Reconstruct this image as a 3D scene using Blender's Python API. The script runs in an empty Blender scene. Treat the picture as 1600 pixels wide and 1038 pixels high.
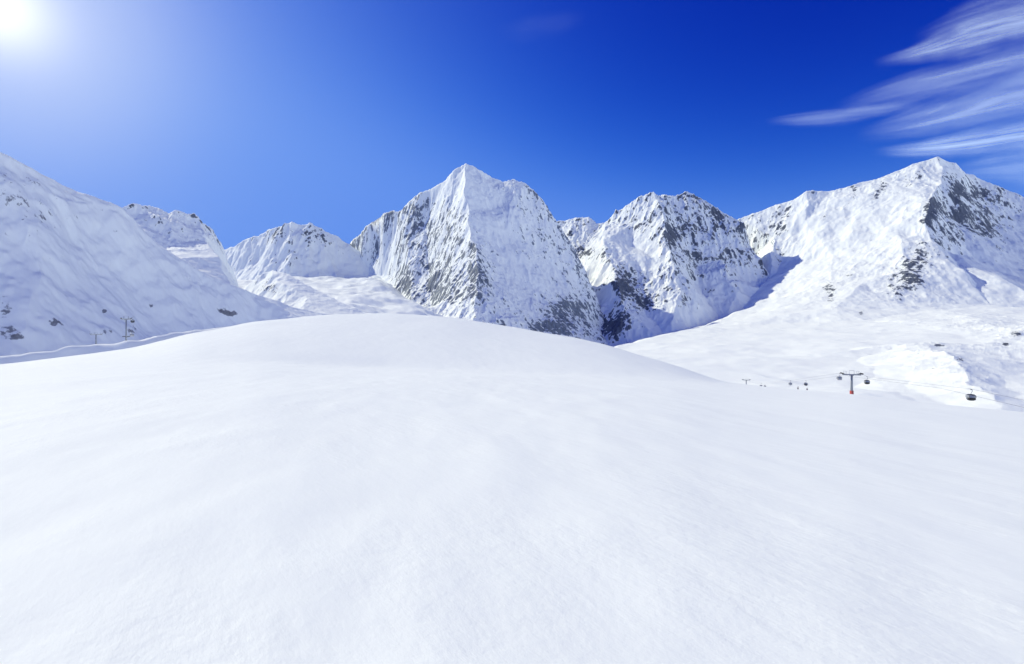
import bpy, bmesh, math, random
import numpy as np
from mathutils import Vector, geometry

C = bpy.context.scene
COL = C.collection
R = math.radians

# ------------------------------------------------------------------ camera, sky, sun, exposure
F = 711.0                       # focal length in pixels of the 1600 px wide photograph (a 16 mm lens)
HOR = 519.0                     # image row of the horizon (camera is level)
EYE = 1.7
cam = bpy.data.cameras.new("camera")
cam.lens = 36.0 * F / 1600.0
cam.sensor_width = 36.0
cam.clip_start = 0.1
cam.clip_end = 120000.0
cam_o = bpy.data.objects.new("camera", cam)
COL.objects.link(cam_o)
cam_o.location = (0, 0, EYE)
cam_o.rotation_euler = (R(90), 0, 0)
C.camera = cam_o

SUN_AZ = -59.0                  # degrees from the view axis, to the left
SUN_EL = 38.5
SUN_DIR = Vector((math.sin(R(SUN_AZ)) * math.cos(R(SUN_EL)), math.cos(R(SUN_AZ)) * math.cos(R(SUN_EL)), math.sin(R(SUN_EL))))
sun = bpy.data.lights.new("sun", 'SUN')
sun.energy = 3.4
sun.angle = R(0.5)
sun.color = (1.0, 0.965, 0.71)
sun_o = bpy.data.objects.new("sun", sun)
COL.objects.link(sun_o)
sun_o.rotation_euler = SUN_DIR.to_track_quat('Z', 'Y').to_euler()

C.view_settings.view_transform = 'Standard'
C.view_settings.look = 'None'
C.view_settings.gamma = 1.0
C.view_settings.use_curve_mapping = False
C.view_settings.exposure = 0.29

world = bpy.data.worlds.new("World")
C.world = world
world.use_nodes = True


def build_world():
    nt = world.node_tree
    nt.nodes.clear()
    N, L = nt.nodes.new, nt.links.new
    out = N('ShaderNodeOutputWorld')
    bg = N('ShaderNodeBackground')
    bg.inputs['Strength'].default_value = 0.12
    sky = N('ShaderNodeTexSky')
    sky.sky_type = 'NISHITA'
    sky.sun_disc = False
    sky.sun_elevation = R(SUN_EL)
    sky.sun_rotation = R(SUN_AZ)
    sky.altitude = 2700
    sky.air_density = 1.0
    sky.dust_density = 0.6
    sky.ozone_density = 3.0
    # thin, dry mountain air: deeper blue than the sea-level model gives
    sep = N('ShaderNodeSeparateColor'); L(sky.outputs[0], sep.inputs[0])
    comb = N('ShaderNodeCombineColor')
    for ch, ref, val, power, lim in (('Red', 1.25, 0.50, 7.0, 1.32), ('Green', 2.6, 2.85, 3.9, 2.32), ('Blue', 4.5, 5.9, 1.4, 4.4)):
        mn = N('ShaderNodeMath'); mn.operation = 'SMOOTH_MIN'; mn.inputs[1].default_value = lim; mn.inputs[2].default_value = 0.45 * lim
        L(sep.outputs[ch], mn.inputs[0])
        dv = N('ShaderNodeMath'); dv.operation = 'DIVIDE'; dv.inputs[1].default_value = ref
        L(mn.outputs[0], dv.inputs[0])
        pw = N('ShaderNodeMath'); pw.operation = 'POWER'; pw.inputs[1].default_value = power
        L(dv.outputs[0], pw.inputs[0])
        ml = N('ShaderNodeMath'); ml.operation = 'MULTIPLY'; ml.inputs[1].default_value = val
        L(pw.outputs[0], ml.inputs[0]); L(ml.outputs[0], comb.inputs[ch])
    # the bright aureole round the sun
    tc = N('ShaderNodeTexCoord')
    dot = N('ShaderNodeVectorMath'); dot.operation = 'DOT_PRODUCT'
    dot.inputs[1].default_value = Vector((-812, 711, 515)).normalized()
    nrm = N('ShaderNodeVectorMath'); nrm.operation = 'NORMALIZE'
    L(tc.outputs['Generated'], nrm.inputs[0])
    L(nrm.outputs[0], dot.inputs[0])
    mx = N('ShaderNodeMath'); mx.operation = 'MAXIMUM'; mx.inputs[1].default_value = 0.0
    L(dot.outputs['Value'], mx.inputs[0])
    last = comb.outputs[0]
    for power, colr in ((8.0, (0.46, 0.56, 0.30)), (60.0, (2.3, 1.9, 0.6)), (700.0, (4.0, 3.6, 2.5))):
        pw = N('ShaderNodeMath'); pw.operation = 'POWER'; pw.inputs[1].default_value = power
        L(mx.outputs[0], pw.inputs[0])
        sc = N('ShaderNodeVectorMath'); sc.operation = 'SCALE'
        sc.inputs[0].default_value = colr
        L(pw.outputs[0], sc.inputs['Scale'])
        ad = N('ShaderNodeVectorMath'); ad.operation = 'ADD'
        L(last, ad.inputs[0]); L(sc.outputs[0], ad.inputs[1])
        last = ad.outputs[0]
    # extra brightness added to the sky opposite the sun, to fill the shaded slopes
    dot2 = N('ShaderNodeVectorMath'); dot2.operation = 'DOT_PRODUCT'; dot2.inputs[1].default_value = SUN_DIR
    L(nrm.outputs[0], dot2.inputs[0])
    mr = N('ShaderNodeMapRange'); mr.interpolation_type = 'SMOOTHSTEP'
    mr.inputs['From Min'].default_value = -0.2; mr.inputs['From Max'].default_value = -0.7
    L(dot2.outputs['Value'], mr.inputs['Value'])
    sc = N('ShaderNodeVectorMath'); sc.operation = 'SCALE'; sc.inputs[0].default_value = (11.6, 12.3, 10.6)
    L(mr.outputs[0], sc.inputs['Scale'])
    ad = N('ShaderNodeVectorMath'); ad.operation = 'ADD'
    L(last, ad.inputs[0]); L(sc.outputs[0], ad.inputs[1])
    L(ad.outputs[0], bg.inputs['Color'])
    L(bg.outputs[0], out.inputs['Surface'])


build_world()


# ------------------------------------------------------------------ helpers
def P(px, py, Y):
    """world point seen at photograph pixel (px, py), Y metres ahead of the camera"""
    return np.array([(px - 800.0) / F * Y, Y, EYE + (HOR - py) / F * Y])


_rng = np.random.RandomState(7)
_PERM = _rng.permutation(256).astype(np.int32); _PERM = np.concatenate([_PERM, _PERM])
_G = np.array([[1, 1, 0], [-1, 1, 0], [1, -1, 0], [-1, -1, 0], [1, 0, 1], [-1, 0, 1], [1, 0, -1], [-1, 0, -1],
               [0, 1, 1], [0, -1, 1], [0, 1, -1], [0, -1, -1], [1, 1, 0], [-1, 1, 0], [0, -1, 1], [0, -1, -1]], dtype=np.float32)
_GX, _GY, _GZ = [_G[_PERM & 15, k].copy() for k in range(3)]


def pnoise(x, y, z, seed=0):
    x = np.asarray(x, np.float32); y = np.asarray(y, np.float32); z = np.asarray(z, np.float32) + np.zeros_like(x)
    xi = np.floor(x).astype(np.int32); yi = np.floor(y).astype(np.int32); zi = np.floor(z).astype(np.int32)
    xf = x - xi; yf = y - yi; zf = z - zi
    fade = lambda t: t * t * t * (t * (t * 6 - 15) + 10)
    u, v, w = fade(xf), fade(yf), fade(zf)
    so = (seed * 37) & 255
    X0, X1 = (xi + so) & 255, (xi + so + 1) & 255
    Y0, Y1 = yi & 255, (yi + 1) & 255
    Z0, Z1 = zi & 255, (zi + 1) & 255
    res = 0.0
    for dx, XX in ((0, X0), (1, X1)):
        px_ = _PERM[XX]; wxx = u if dx else 1 - u; fx = xf - dx
        for dy, YY in ((0, Y0), (1, Y1)):
            py_ = _PERM[px_ + YY]; wxy = wxx * (v if dy else 1 - v); fy = yf - dy
            for dz, ZZ in ((0, Z0), (1, Z1)):
                h = py_ + ZZ
                res = res + (_GX[h] * fx + _GY[h] * fy + _GZ[h] * (zf - dz)) * (wxy * (w if dz else 1 - w))
    return res


def fbm(x, y, z, octv=4, seed=0, gain=0.5, lac=2.03):
    s, a = 0.0, 1.0
    for o in range(octv):
        s = s + a * pnoise(x, y, z, seed + o * 17)
        x, y, z, a = x * lac, y * lac, z * lac, a * gain
    return s


def ridged(x, y, z, octv=4, seed=0, gain=0.5, lac=2.05):
    s, a, prev = 0.0, 1.0, 1.0
    for o in range(octv):
        n = 1.0 - np.abs(pnoise(x, y, z, seed + o * 31)) * 2.0
        n = n * n
        s = s + a * n * prev
        prev = np.clip(n * 1.3, 0, 1)
        x, y, z, a = x * lac, y * lac, z * lac, a * gain
    return s


def sstep(a, b, x):
    t = np.clip((x - a) / (b - a), 0, 1)
    return t * t * (3 - 2 * t)


def tag(o, label, cat=None, group=None, kind=None):
    o['label'] = label
    if cat: o['category'] = cat
    if group: o['group'] = group
    if kind: o['kind'] = kind
    return o


def grid_mesh(name, X, Y, Z, mask, mat, attrs=None, smooth=True):
    """X, Y, Z: (rows, cols) arrays; mask: vertices that exist"""
    rows, cols = X.shape
    idx = np.arange(rows * cols).reshape(rows, cols)
    q = np.stack([idx[:-1, :-1], idx[:-1, 1:], idx[1:, 1:], idx[1:, :-1]], -1).reshape(-1, 4)
    ok = mask.reshape(-1)[q].all(1)
    q = q[ok]
    used = np.zeros(rows * cols, bool); used[q.reshape(-1)] = True
    remap = np.cumsum(used) - 1
    q = remap[q].astype(np.int32)
    co = np.stack([X, Y, Z], -1).reshape(-1, 3)[used].astype(np.float32)
    me = bpy.data.meshes.new(name)
    me.vertices.add(len(co)); me.vertices.foreach_set('co', co.reshape(-1))
    me.loops.add(q.size); me.loops.foreach_set('vertex_index', q.reshape(-1))
    me.polygons.add(len(q))
    me.polygons.foreach_set('loop_start', np.arange(0, q.size, 4, dtype=np.int32))
    me.polygons.foreach_set('loop_total', np.full(len(q), 4, np.int32))
    me.polygons.foreach_set('use_smooth', np.full(len(q), smooth))
    for k, v in (attrs or {}).items():
        a = me.attributes.new(k, 'FLOAT', 'POINT')
        a.data.foreach_set('value', v.reshape(-1)[used].astype(np.float32))
    me.update()
    me.validate()
    me.materials.append(mat)
    o = bpy.data.objects.new(name, me)
    COL.objects.link(o)
    return o


# ------------------------------------------------------------------ materials
def new_mat(name):
    m = bpy.data.materials.new(name)
    m.use_nodes = True
    nt = m.node_tree
    b = nt.nodes['Principled BSDF']
    return m, nt, b


def simple_mat(name, col, rough=0.5, metal=0.0, var=0.15, scale=8.0):
    m, nt, b = new_mat(name)
    N, L = nt.nodes.new, nt.links.new
    no = N('ShaderNodeTexNoise'); no.inputs['Scale'].default_value = scale; no.inputs['Detail'].default_value = 5
    tc = N('ShaderNodeTexCoord'); L(tc.outputs['Object'], no.inputs['Vector'])
    rp = N('ShaderNodeValToRGB')
    rp.color_ramp.elements[0].color = tuple(c * (1 - var) for c in col) + (1,)
    rp.color_ramp.elements[1].color = tuple(min(1, c * (1 + var)) for c in col) + (1,)
    L(no.outputs['Fac'], rp.inputs[0]); L(rp.outputs[0], b.inputs['Base Color'])
    b.inputs['Roughness'].default_value = rough
    b.inputs['Metallic'].default_value = metal
    return m


def math_node(nt, op, a, b=None):
    n = nt.nodes.new('ShaderNodeMath'); n.operation = op
    for i, v in enumerate((a, b)):
        if v is None: continue
        if isinstance(v, (int, float)): n.inputs[i].default_value = v
        else: nt.links.new(v, n.inputs[i])
    return n.outputs[0]


SNOW = (0.885, 0.92, 0.895)


def mountain_mat(name, cell=30.0, rock=(0.105, 0.122, 0.155), slope_gain=2.2, slope_ref=0.45, bump=6.0, seed=0.0):
    m, nt, b = new_mat(name)
    N, L = nt.nodes.new, nt.links.new
    geo = N('ShaderNodeNewGeometry')
    tc = N('ShaderNodeTexCoord')
    mp = N('ShaderNodeMapping'); mp.inputs['Scale'].default_value = (1, 1, 0.4); mp.inputs['Location'].default_value = (seed, seed * 2, 0)
    L(tc.outputs['Object'], mp.inputs['Vector'])

    def noise(scale, det, rough=0.6, src=mp):
        n = N('ShaderNodeTexNoise'); n.inputs['Scale'].default_value = scale
        n.inputs['Detail'].default_value = det; n.inputs['Roughness'].default_value = rough
        L(src.outputs[0], n.inputs['Vector'])
        return n.outputs['Fac']
    n_big = noise(1.0 / (cell * 4), 3, 0.55)
    n_mid = noise(1.0 / cell, 8, 0.75)
    sep = N('ShaderNodeSeparateXYZ'); L(geo.outputs['Normal'], sep.inputs[0])
    slope = math_node(nt, 'SUBTRACT', 1.0, sep.outputs['Z'])
    at = N('ShaderNodeAttribute'); at.attribute_name = 'rock'
    s1 = math_node(nt, 'MINIMUM', math_node(nt, 'MULTIPLY', math_node(nt, 'SUBTRACT', slope, slope_ref), slope_gain), 0.3)
    s2 = math_node(nt, 'MULTIPLY', math_node(nt, 'SUBTRACT', n_mid, 0.5), 4.2)
    s3 = math_node(nt, 'MULTIPLY', math_node(nt, 'SUBTRACT', n_big, 0.5), 1.6)
    tot = math_node(nt, 'ADD', math_node(nt, 'ADD', s1, s2), s3)
    rk = math_node(nt, 'SUBTRACT', math_node(nt, 'MULTIPLY', at.outputs['Fac'], 2.2), 1.0)
    tot = math_node(nt, 'ADD', tot, rk)
    mr = N('ShaderNodeMapRange'); mr.interpolation_type = 'SMOOTHSTEP'
    mr.inputs['From Min'].default_value = 0.0; mr.inputs['From Max'].default_value = 0.3
    L(tot, mr.inputs['Value'])
    # rock colour
    n_col = noise(1.0 / (cell * 0.5), 5, 0.65)
    rp = N('ShaderNodeValToRGB')
    rp.color_ramp.elements[0].position = 0.3; rp.color_ramp.elements[1].position = 0.75
    rp.color_ramp.elements[0].color = tuple(c * 0.55 for c in rock) + (1,)
    rp.color_ramp.elements[1].color = tuple(c * 1.7 for c in rock) + (1,)
    L(n_col, rp.inputs[0])
    mix = N('ShaderNodeMix'); mix.data_type = 'RGBA'
    mix.inputs['A'].default_value = SNOW + (1,)
    L(rp.outputs[0], mix.inputs['B']); L(mr.outputs[0], mix.inputs['Factor'])
    L(mix.outputs['Result'], b.inputs['Base Color'])
    b.inputs['Roughness'].default_value = 0.75
    b.inputs['Specular IOR Level'].default_value = 0.15
    # small relief
    n_b = noise(1.0 / (cell * 0.6), 6, 0.6)
    bm = N('ShaderNodeBump'); bm.inputs['Distance'].default_value = bump
    st = math_node(nt, 'ADD', math_node(nt, 'MULTIPLY', at.outputs['Fac'], 0.8), 0.06)
    L(st, bm.inputs['Strength'])
    L(n_b, bm.inputs['Height']); L(bm.outputs[0], b.inputs['Normal'])
    return m


def snow_mat():
    """wind-packed snow with low sastrugi, ripples and a grainy crust"""
    m, nt, b = new_mat('field_snow')
    N, L = nt.nodes.new, nt.links.new
    tc = N('ShaderNodeTexCoord')

    def noise(scale, stretch, rot, det, rough, loc=0):
        mp0 = N('ShaderNodeMapping'); mp0.inputs['Rotation'].default_value = (0, 0, rot)
        mp = N('ShaderNodeMapping'); mp.inputs['Scale'].default_value = (scale, scale / stretch, scale); mp.inputs['Location'].default_value = (loc, loc, 0)
        L(tc.outputs['Object'], mp0.inputs['Vector']); L(mp0.outputs[0], mp.inputs['Vector'])
        n = N('ShaderNodeTexNoise'); n.inputs['Scale'].default_value = 1.0
        n.inputs['Detail'].default_value = det; n.inputs['Roughness'].default_value = rough
        L(mp.outputs[0], n.inputs['Vector'])
        return n.outputs['Fac']
    a = noise(4.2, 2.6, R(-38), 6, 0.6)
    a2 = noise(9.0, 1.6, R(24), 5, 0.62, 31)
    c = noise(0.9, 2.0, R(-30), 5, 0.55, 9)
    d = noise(45.0, 1.0, 0, 3, 0.7, 3)
    pm = N('ShaderNodeMapRange'); pm.interpolation_type = 'SMOOTHSTEP'
    pm.inputs['From Min'].default_value = 0.42; pm.inputs['From Max'].default_value = 0.66
    L(noise(0.33, 1.8, R(-38), 3, 0.55, 57), pm.inputs['Value'])
    cut = math_node(nt, 'ADD', 0.25, math_node(nt, 'MULTIPLY', pm.outputs[0], 1.0))
    h = math_node(nt, 'ADD', math_node(nt, 'MULTIPLY', a, 0.055), math_node(nt, 'MULTIPLY', a2, 0.014))
    h = math_node(nt, 'ADD', math_node(nt, 'MULTIPLY', h, cut), math_node(nt, 'MULTIPLY', c, 0.10))
    h = math_node(nt, 'ADD', h, math_node(nt, 'MULTIPLY', d, 0.003))
    bm = N('ShaderNodeBump'); bm.inputs['Distance'].default_value = 1.0; bm.inputs['Strength'].default_value = 0.42
    L(h, bm.inputs['Height']); L(bm.outputs[0], b.inputs['Normal'])
    rp = N('ShaderNodeValToRGB')
    rp.color_ramp.elements[0].color = tuple(x * 0.97 for x in SNOW) + (1,)
    rp.color_ramp.elements[1].color = SNOW + (1,)
    L(c, rp.inputs[0]); L(rp.outputs[0], b.inputs['Base Color'])
    b.inputs['Roughness'].default_value = 0.7
    b.inputs['Specular IOR Level'].default_value = 0.04
    return m


M_SNOW = snow_mat()
M_ROCKY = mountain_mat('rocky_snow', 30.0)
M_FACE = mountain_mat('icy_face', 22.0, rock=(0.15, 0.178, 0.225), seed=300)
M_NEAR = mountain_mat('near_rocky_snow', 6.0, bump=0.8, seed=77)
M_SLOPE = mountain_mat('smooth_snow_slope', 6.0, rock=(0.2, 0.21, 0.23), slope_gain=0.6, bump=1.0, seed=140)


# ------------------------------------------------------------------ the foreground snow field
def field_table():
    cols = {
        -2500: [(60, 560), (140, 560), (220, 570), (320, 620), (600, 700)],
        -300: [(60, 580), (115, 574), (135, 582), (200, 612), (420, 640)],
        0: [(60, 580), (120, 570), (140, 573), (200, 592), (420, 640)],
        100: [(60, 575), (128, 557), (150, 562), (200, 582), (420, 630)],
        200: [(60, 572), (135, 544), (160, 550), (220, 572), (420, 620)],
        300: [(60, 570), (150, 519), (185, 524), (250, 545), (450, 600)],
        400: [(70, 566), (180, 500), (225, 505), (300, 525), (500, 580)],
        500: [(75, 571), (205, 491), (250, 496), (320, 515), (550, 560)],
        600: [(80, 575), (220, 488), (270, 492), (340, 508), (600, 550)],
        700: [(80, 578), (220, 494), (270, 499), (340, 518), (600, 560)],
        800: [(80, 581), (215, 510), (265, 516), (340, 540), (600, 580)],
        900: [(80, 585), (200, 526), (250, 535), (330, 565), (600, 620)],
        960: [(80, 588), (190, 540), (230, 550), (300, 590), (600, 640)],
        1050: [(80, 594), (170, 568), (210, 584), (300, 625), (600, 660)],
        1130: [(90, 601), (170, 597), (200, 606), (300, 640), (600, 670)],
        1220: [(90, 609.5), (150, 607.5), (205, 606), (230, 613), (300, 642), (600, 680)],
        1330: [(90, 618), (165, 615), (190, 624), (300, 665), (600, 690)],
        1450: [(80, 632), (125, 629), (145, 640), (250, 690), (600, 700)],
        1600: [(70, 647), (105, 644), (125, 658), (220, 710), (600, 720)],
        2000: [(60, 690), (90, 688), (110, 700), (220, 760), (600, 760)],
        4100: [(60, 760), (90, 760), (150, 800), (300, 900), (600, 900)],
    }
    pxs = np.array(sorted(cols), float)
    ly = np.linspace(math.log(0.5), math.log(700), 260)
    Ys = np.exp(ly)
    tab = np.zeros((len(pxs), len(Ys)))
    for i, p in enumerate(sorted(cols)):
        pts = cols[p]
        yy = [0.0] + [q[0] for q in pts] + [700]
        zz = [-EYE] + [(HOR - q[1]) / F * q[0] for q in pts]
        zz.append(zz[-1] + (zz[-1] - zz[-2]) / (yy[-2] - yy[-3]) * (700 - yy[-2]) * 0.3)
        tab[i] = np.interp(Ys, yy, zz) + EYE
    # dense in px, then smooth
    fine = np.concatenate([np.linspace(-2500, -300, 40)[:-1], np.linspace(-300, 2000, 231)[:-1], np.linspace(2000, 4100, 40)])
    t2 = np.zeros((len(fine), len(Ys)))
    for j in range(len(Ys)):
        t2[:, j] = np.interp(fine, pxs, tab[:, j])

    def blur(a, n, axis):
        k = np.exp(-np.linspace(-2, 2, 2 * n + 1) ** 2); k /= k.sum()
        pad = [(0, 0), (0, 0)]; pad[axis] = (n, n)
        b = np.pad(a, pad, mode='edge')
        return np.apply_along_axis(lambda v: np.convolve(v, k, 'valid'), axis, b)
    t2 = blur(t2, 5, 0)
    t2 = blur(t2, 4, 1)
    return fine, ly, t2


FT = field_table()


def field_z(x, y):
    fine, ly, tab = FT
    r = np.hypot(x, y)
    th = np.arctan2(x, y)
    thc = np.clip(np.abs(th), 0, R(76)) * np.sign(th)
    px = 800 + np.tan(thc) * F
    Yv = np.clip(r * np.cos(thc), 0.5, 699)
    i = np.clip(np.interp(px, fine, np.arange(len(fine))), 0, len(fine) - 1.001)
    j = np.clip((np.log(Yv) - ly[0]) / (ly[1] - ly[0]), 0, len(ly) - 1.001)
    i0 = i.astype(int); j0 = j.astype(int); fi = i - i0; fj = j - j0
    z = (tab[i0, j0] * (1 - fi) * (1 - fj) + tab[i0 + 1, j0] * fi * (1 - fj) + tab[i0, j0 + 1] * (1 - fi) * fj + tab[i0 + 1, j0 + 1] * fi * fj)
    # behind the photographer the field runs back gently
    back = sstep(R(80), R(150), np.abs(th))
    z = z * (1 - back) + (0.02 * np.minimum(r, 300)) * back
    # at r < 1 m blend to zero
    z = z * sstep(0.0, 3.0, r)
    # soft wind relief
    z = z + 0.05 * fbm(x / 2.6, y / 6.0 + x / 9.0, 0 * x, 3, 5) * sstep(0, 2, r) + 0.25 * fbm(x / 22, y / 30, 0 * x, 3, 9) * sstep(4, 30, r)
    # the ploughed bank along the left edge of the piste
    pr = 800 + np.tan(np.clip(th, -1.3, 1.3)) * F
    Yr = y
    c = np.interp(pr, [-300, 0, 100, 200, 300, 400], [150, 155, 162, 172, 190, 215]) + 3 * fbm(x / 25, y / 25, 0 * x, 2, 44)
    hgt = np.interp(pr, [-400, 0, 200, 290, 400], [5.6, 5.6, 5.4, 3.6, 0.0]) * (1 + 0.3 * fbm(x / 14, y / 14, 0 * x, 3, 21))
    z = z + hgt * (sstep(-4.2, 0.0, Yr - c) * (1 - sstep(0, 26, Yr - c))) * (y > 20)
    return z


def build_field():
    th = np.concatenate([np.linspace(-180, -62, 60)[:-1], np.linspace(-62, 62, 700)[:-1], np.linspace(62, 180, 60)])
    r = np.concatenate([[0.02], np.exp(np.linspace(math.log(0.4), math.log(110), 330))[:-1], np.linspace(110, 330, 260)[:-1], np.linspace(330, 620, 40)])
    T, RR = np.meshgrid(np.radians(th), r)
    X = RR * np.sin(T); Y = RR * np.cos(T)
    Z = field_z(X, Y)
    o = grid_mesh('snow_field', X, Y, Z, np.ones_like(X, bool), M_SNOW)
    return tag(o, 'wide untouched white snow field rising to a low dome ahead', 'snow field', kind='structure')


build_field()


# ------------------------------------------------------------------ mountains: hand-placed ridges and faces, weathered by noise
def make_mountain(name, label, ridge, face, edges=(), t_cols=1.0, dY=4.0, mat=None, rough=1.0, rock=0.35, blobs=(),
                  lam=180.0, amp=26.0, warp=22.0, back=700.0, back_drop=150, seed=1, snow_amp=0.0, extra=(), feather=0.0, cat='mountain'):
    """ridge: skyline points (px, py, Y[, rough]); face: name -> (px, py, Y[, rough[, rock]]); edges: chains of face names / ridge indices"""
    pts, rg, names = [], [], {}
    for i, q in enumerate(ridge):
        names['r%d' % i] = len(pts)
        pts.append(P(*q[:3])); rg.append((q[3] if len(q) > 3 else rough))
    for k, q in face.items():
        names[k] = len(pts)
        pts.append(P(*q[:3])); rg.append(q[3] if len(q) > 3 else rough)
    nb = len(pts)
    for i, q in enumerate(ridge):
        pts.append(P(q[0], q[1] + back_drop, q[2] + back)); rg.append(rough)
    for q in extra:
        pts.append(P(*q[:3])); rg.append(rough)
    pts = np.array(pts); rg = np.array(rg)
    ed = [(names['r%d' % i], names['r%d' % (i + 1)]) for i in range(len(ridge) - 1)]
    for ch in edges:
        ks = ch.split()
        ed += [(names[a], names[b]) for a, b in zip(ks[:-1], ks[1:])]
    vs, _, fs, ov, _, _ = geometry.delaunay_2d_cdt([Vector(p[:2]) for p in pts], ed, [], 0, 0.01)
    vz = np.zeros(len(vs)); vr = np.zeros(len(vs)); vxy = np.array([[v[0], v[1]] for v in vs])
    for i in range(len(vs)):
        src = [s for s in ov[i] if s < len(pts)]
        if src:
            vz[i] = pts[src[0], 2]; vr[i] = rg[src[0]]
        else:
            d = np.hypot(*(pts[:, :2] - vxy[i]).T); k = np.argsort(d)[:2]
            w = 1 / (d[k] + 1e-6); vz[i] = (pts[k, 2] * w).sum() / w.sum(); vr[i] = (rg[k] * w).sum() / w.sum()
    tmin = (pts[:, 0] / pts[:, 1]).min(); tmax = (pts[:, 0] / pts[:, 1]).max()
    ymin, ymax = pts[:, 1].min(), pts[:, 1].max()
    nc = int((tmax - tmin) * F / t_cols); nr = int((ymax - ymin) / dY)
    T, Yg = np.meshgrid(np.linspace(tmin, tmax, nc), np.linspace(ymin, ymax, nr))
    X = T * Yg
    X = X.astype(np.float32); Yg = Yg.astype(np.float32); T = T.astype(np.float32)
    wx = warp * fbm(X / (lam * 0.8), Yg / (lam * 0.8), 0 * X, 4, seed + 3)
    wy = warp * fbm(X / (lam * 0.8), Yg / (lam * 0.8), 0 * X + 7.7, 4, seed + 5)
    qx, qy = X + wx, Yg + wy
    Z = np.full(X.shape, -1e9); RG = np.zeros(X.shape); RB = np.zeros(X.shape, np.float32)
    for f in fs:
        a, b, c = f
        ax, ay = vxy[a]; bx, by = vxy[b]; cx, cy = vxy[c]
        det = (by - cy) * (ax - cx) + (cx - bx) * (ay - cy)
        if abs(det) < 1e-6: continue
        l1 = ((by - cy) * (qx - cx) + (cx - bx) * (qy - cy)) / det
        l2 = ((cy - ay) * (qx - cx) + (ax - cx) * (qy - cy)) / det
        l3 = 1 - l1 - l2
        ins = (l1 >= -1e-6) & (l2 >= -1e-6) & (l3 >= -1e-6)
        zz = l1 * vz[a] + l2 * vz[b] + l3 * vz[c]
        Z = np.where(ins, zz, Z); RG = np.where(ins, l1 * vr[a] + l2 * vr[b] + l3 * vr[c], RG)
        # ribs and runnels that follow this face's own fall line
        gx = ((vz[a] - vz[c]) * (by - cy) - (vz[b] - vz[c]) * (ay - cy)) / det
        gy = ((vz[b] - vz[c]) * (ax - cx) - (vz[a] - vz[c]) * (bx - cx)) / det
        sl = math.hypot(gx, gy)
        if sl > 0.2 and ins.any():
            dx_, dy_ = gx / sl, gy / sl
            xs, ys = qx[ins], qy[ins]
            ac = -dy_ * xs + dx_ * ys; al = dx_ * xs + dy_ * ys
            rr = ridged(ac / (lam * 0.42), al / (lam * 2.2), np.full(xs.shape, float(a + 3 * b), np.float32), 4, seed + 70, 0.55) - 0.9
            fade_ = np.clip(np.minimum(np.minimum(l1, l2), l3)[ins] * 9, 0, 1) * min(1.0, (sl - 0.2) / 0.4)
            RB[ins] = rr * fade_
    mask = Z > -1e8
    Zb = np.where(mask, Z, 0)
    mk = mask & (RG > 0.01)
    xm, ym, zm = X[mk], Yg[mk], Zb[mk]
    rn = ridged(xm / lam, ym / lam, zm / (lam * 2.6), 6, seed) - 0.95
    sm = fbm(xm / (lam * 0.3), ym / (lam * 0.3), zm / (lam * 0.5), 4, seed + 50)
    Zo = Zb.copy()
    cr = ridged(xm / (lam * 0.17), ym / (lam * 0.17), zm / (lam * 0.34), 3, seed + 23, 0.6) - 0.9
    Zo[mk] += RG[mk] * amp * (0.5 * rn + 0.2 * sm + 0.42 * RB[mk] + 0.15 * cr)
    if snow_amp:
        Zo[mask] += snow_amp * fbm(X[mask] / (lam * 1.3), Yg[mask] / (lam * 1.3), 0 * X[mask], 4, seed + 80)
    # rock shows where the ground is rough, and in the outcrops listed
    px = 800 + T * F; py = HOR - (Zo - EYE) / Yg * F
    RK = rock * np.clip(RG, 0, 1)
    # wind clears the crests of the ribs, snow lies in the runnels; steeper than its surroundings = bare
    e0 = np.zeros(X.shape, np.float32); e0[mk] = 0.10 * rn + 0.14 * RB[mk] + 0.10 * cr
    gy1 = np.gradient(np.where(mask, Zo, 0), axis=0) / (Yg[1, 0] - Yg[0, 0])
    gy0 = np.gradient(Zb, axis=0) / (Yg[1, 0] - Yg[0, 0])
    ex = np.clip(np.abs(gy1) - np.abs(gy0), -1.0, 1.0)
    RK = RK + np.where(RG > 0.05, e0 + 0.16 * ex, 0) * np.clip(RG * 1.5, 0, 1)
    for (bx, by, rx, ry, am) in blobs:
        d = ((px - bx) / rx) ** 2 + ((py - by) / ry) ** 2
        RK = RK + am * np.exp(-d * 1.2)
    o = grid_mesh(name, X, Yg, Zo, mask, mat or M_ROCKY, {'rock': np.clip(RK, 0, 1.2)})
    return tag(o, label, cat, kind='structure')


# valley floor behind the field
make_mountain('snow_valley', 'bright flat snow basin at the foot of the pyramid peak',
    [(-300, 440, 4600), (0, 440, 4600), (200, 440, 4600), (400, 432, 4600), (560, 428, 4400), (620, 425, 4300), (750, 500, 4300), (900, 560, 4300), (1050, 620, 4000)],
    dict(a=(300, 452, 2400), b=(395, 443, 3000), c=(590, 433, 3700), d=(600, 458, 2600), e=(640, 472, 2500), f=(540, 470, 2000), g=(560, 492, 1400),
         h=(700, 512, 1700), i=(820, 556, 1500), j=(960, 590, 1500), q=(850, 560, 2400), r=(1060, 640, 1500), t=(740, 520, 2600), u=(690, 498, 2750), k=(400, 500, 1000), l=(250, 540, 900), m=(600, 530, 700), n=(800, 560, 700), o=(950, 610, 800),
         p=(0, 560, 900), qq=(-300, 560, 900)),
    rough=0.0, rock=0.0, t_cols=2.5, dY=14, snow_amp=26, lam=140, warp=30, mat=M_SLOPE, seed=11)

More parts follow.
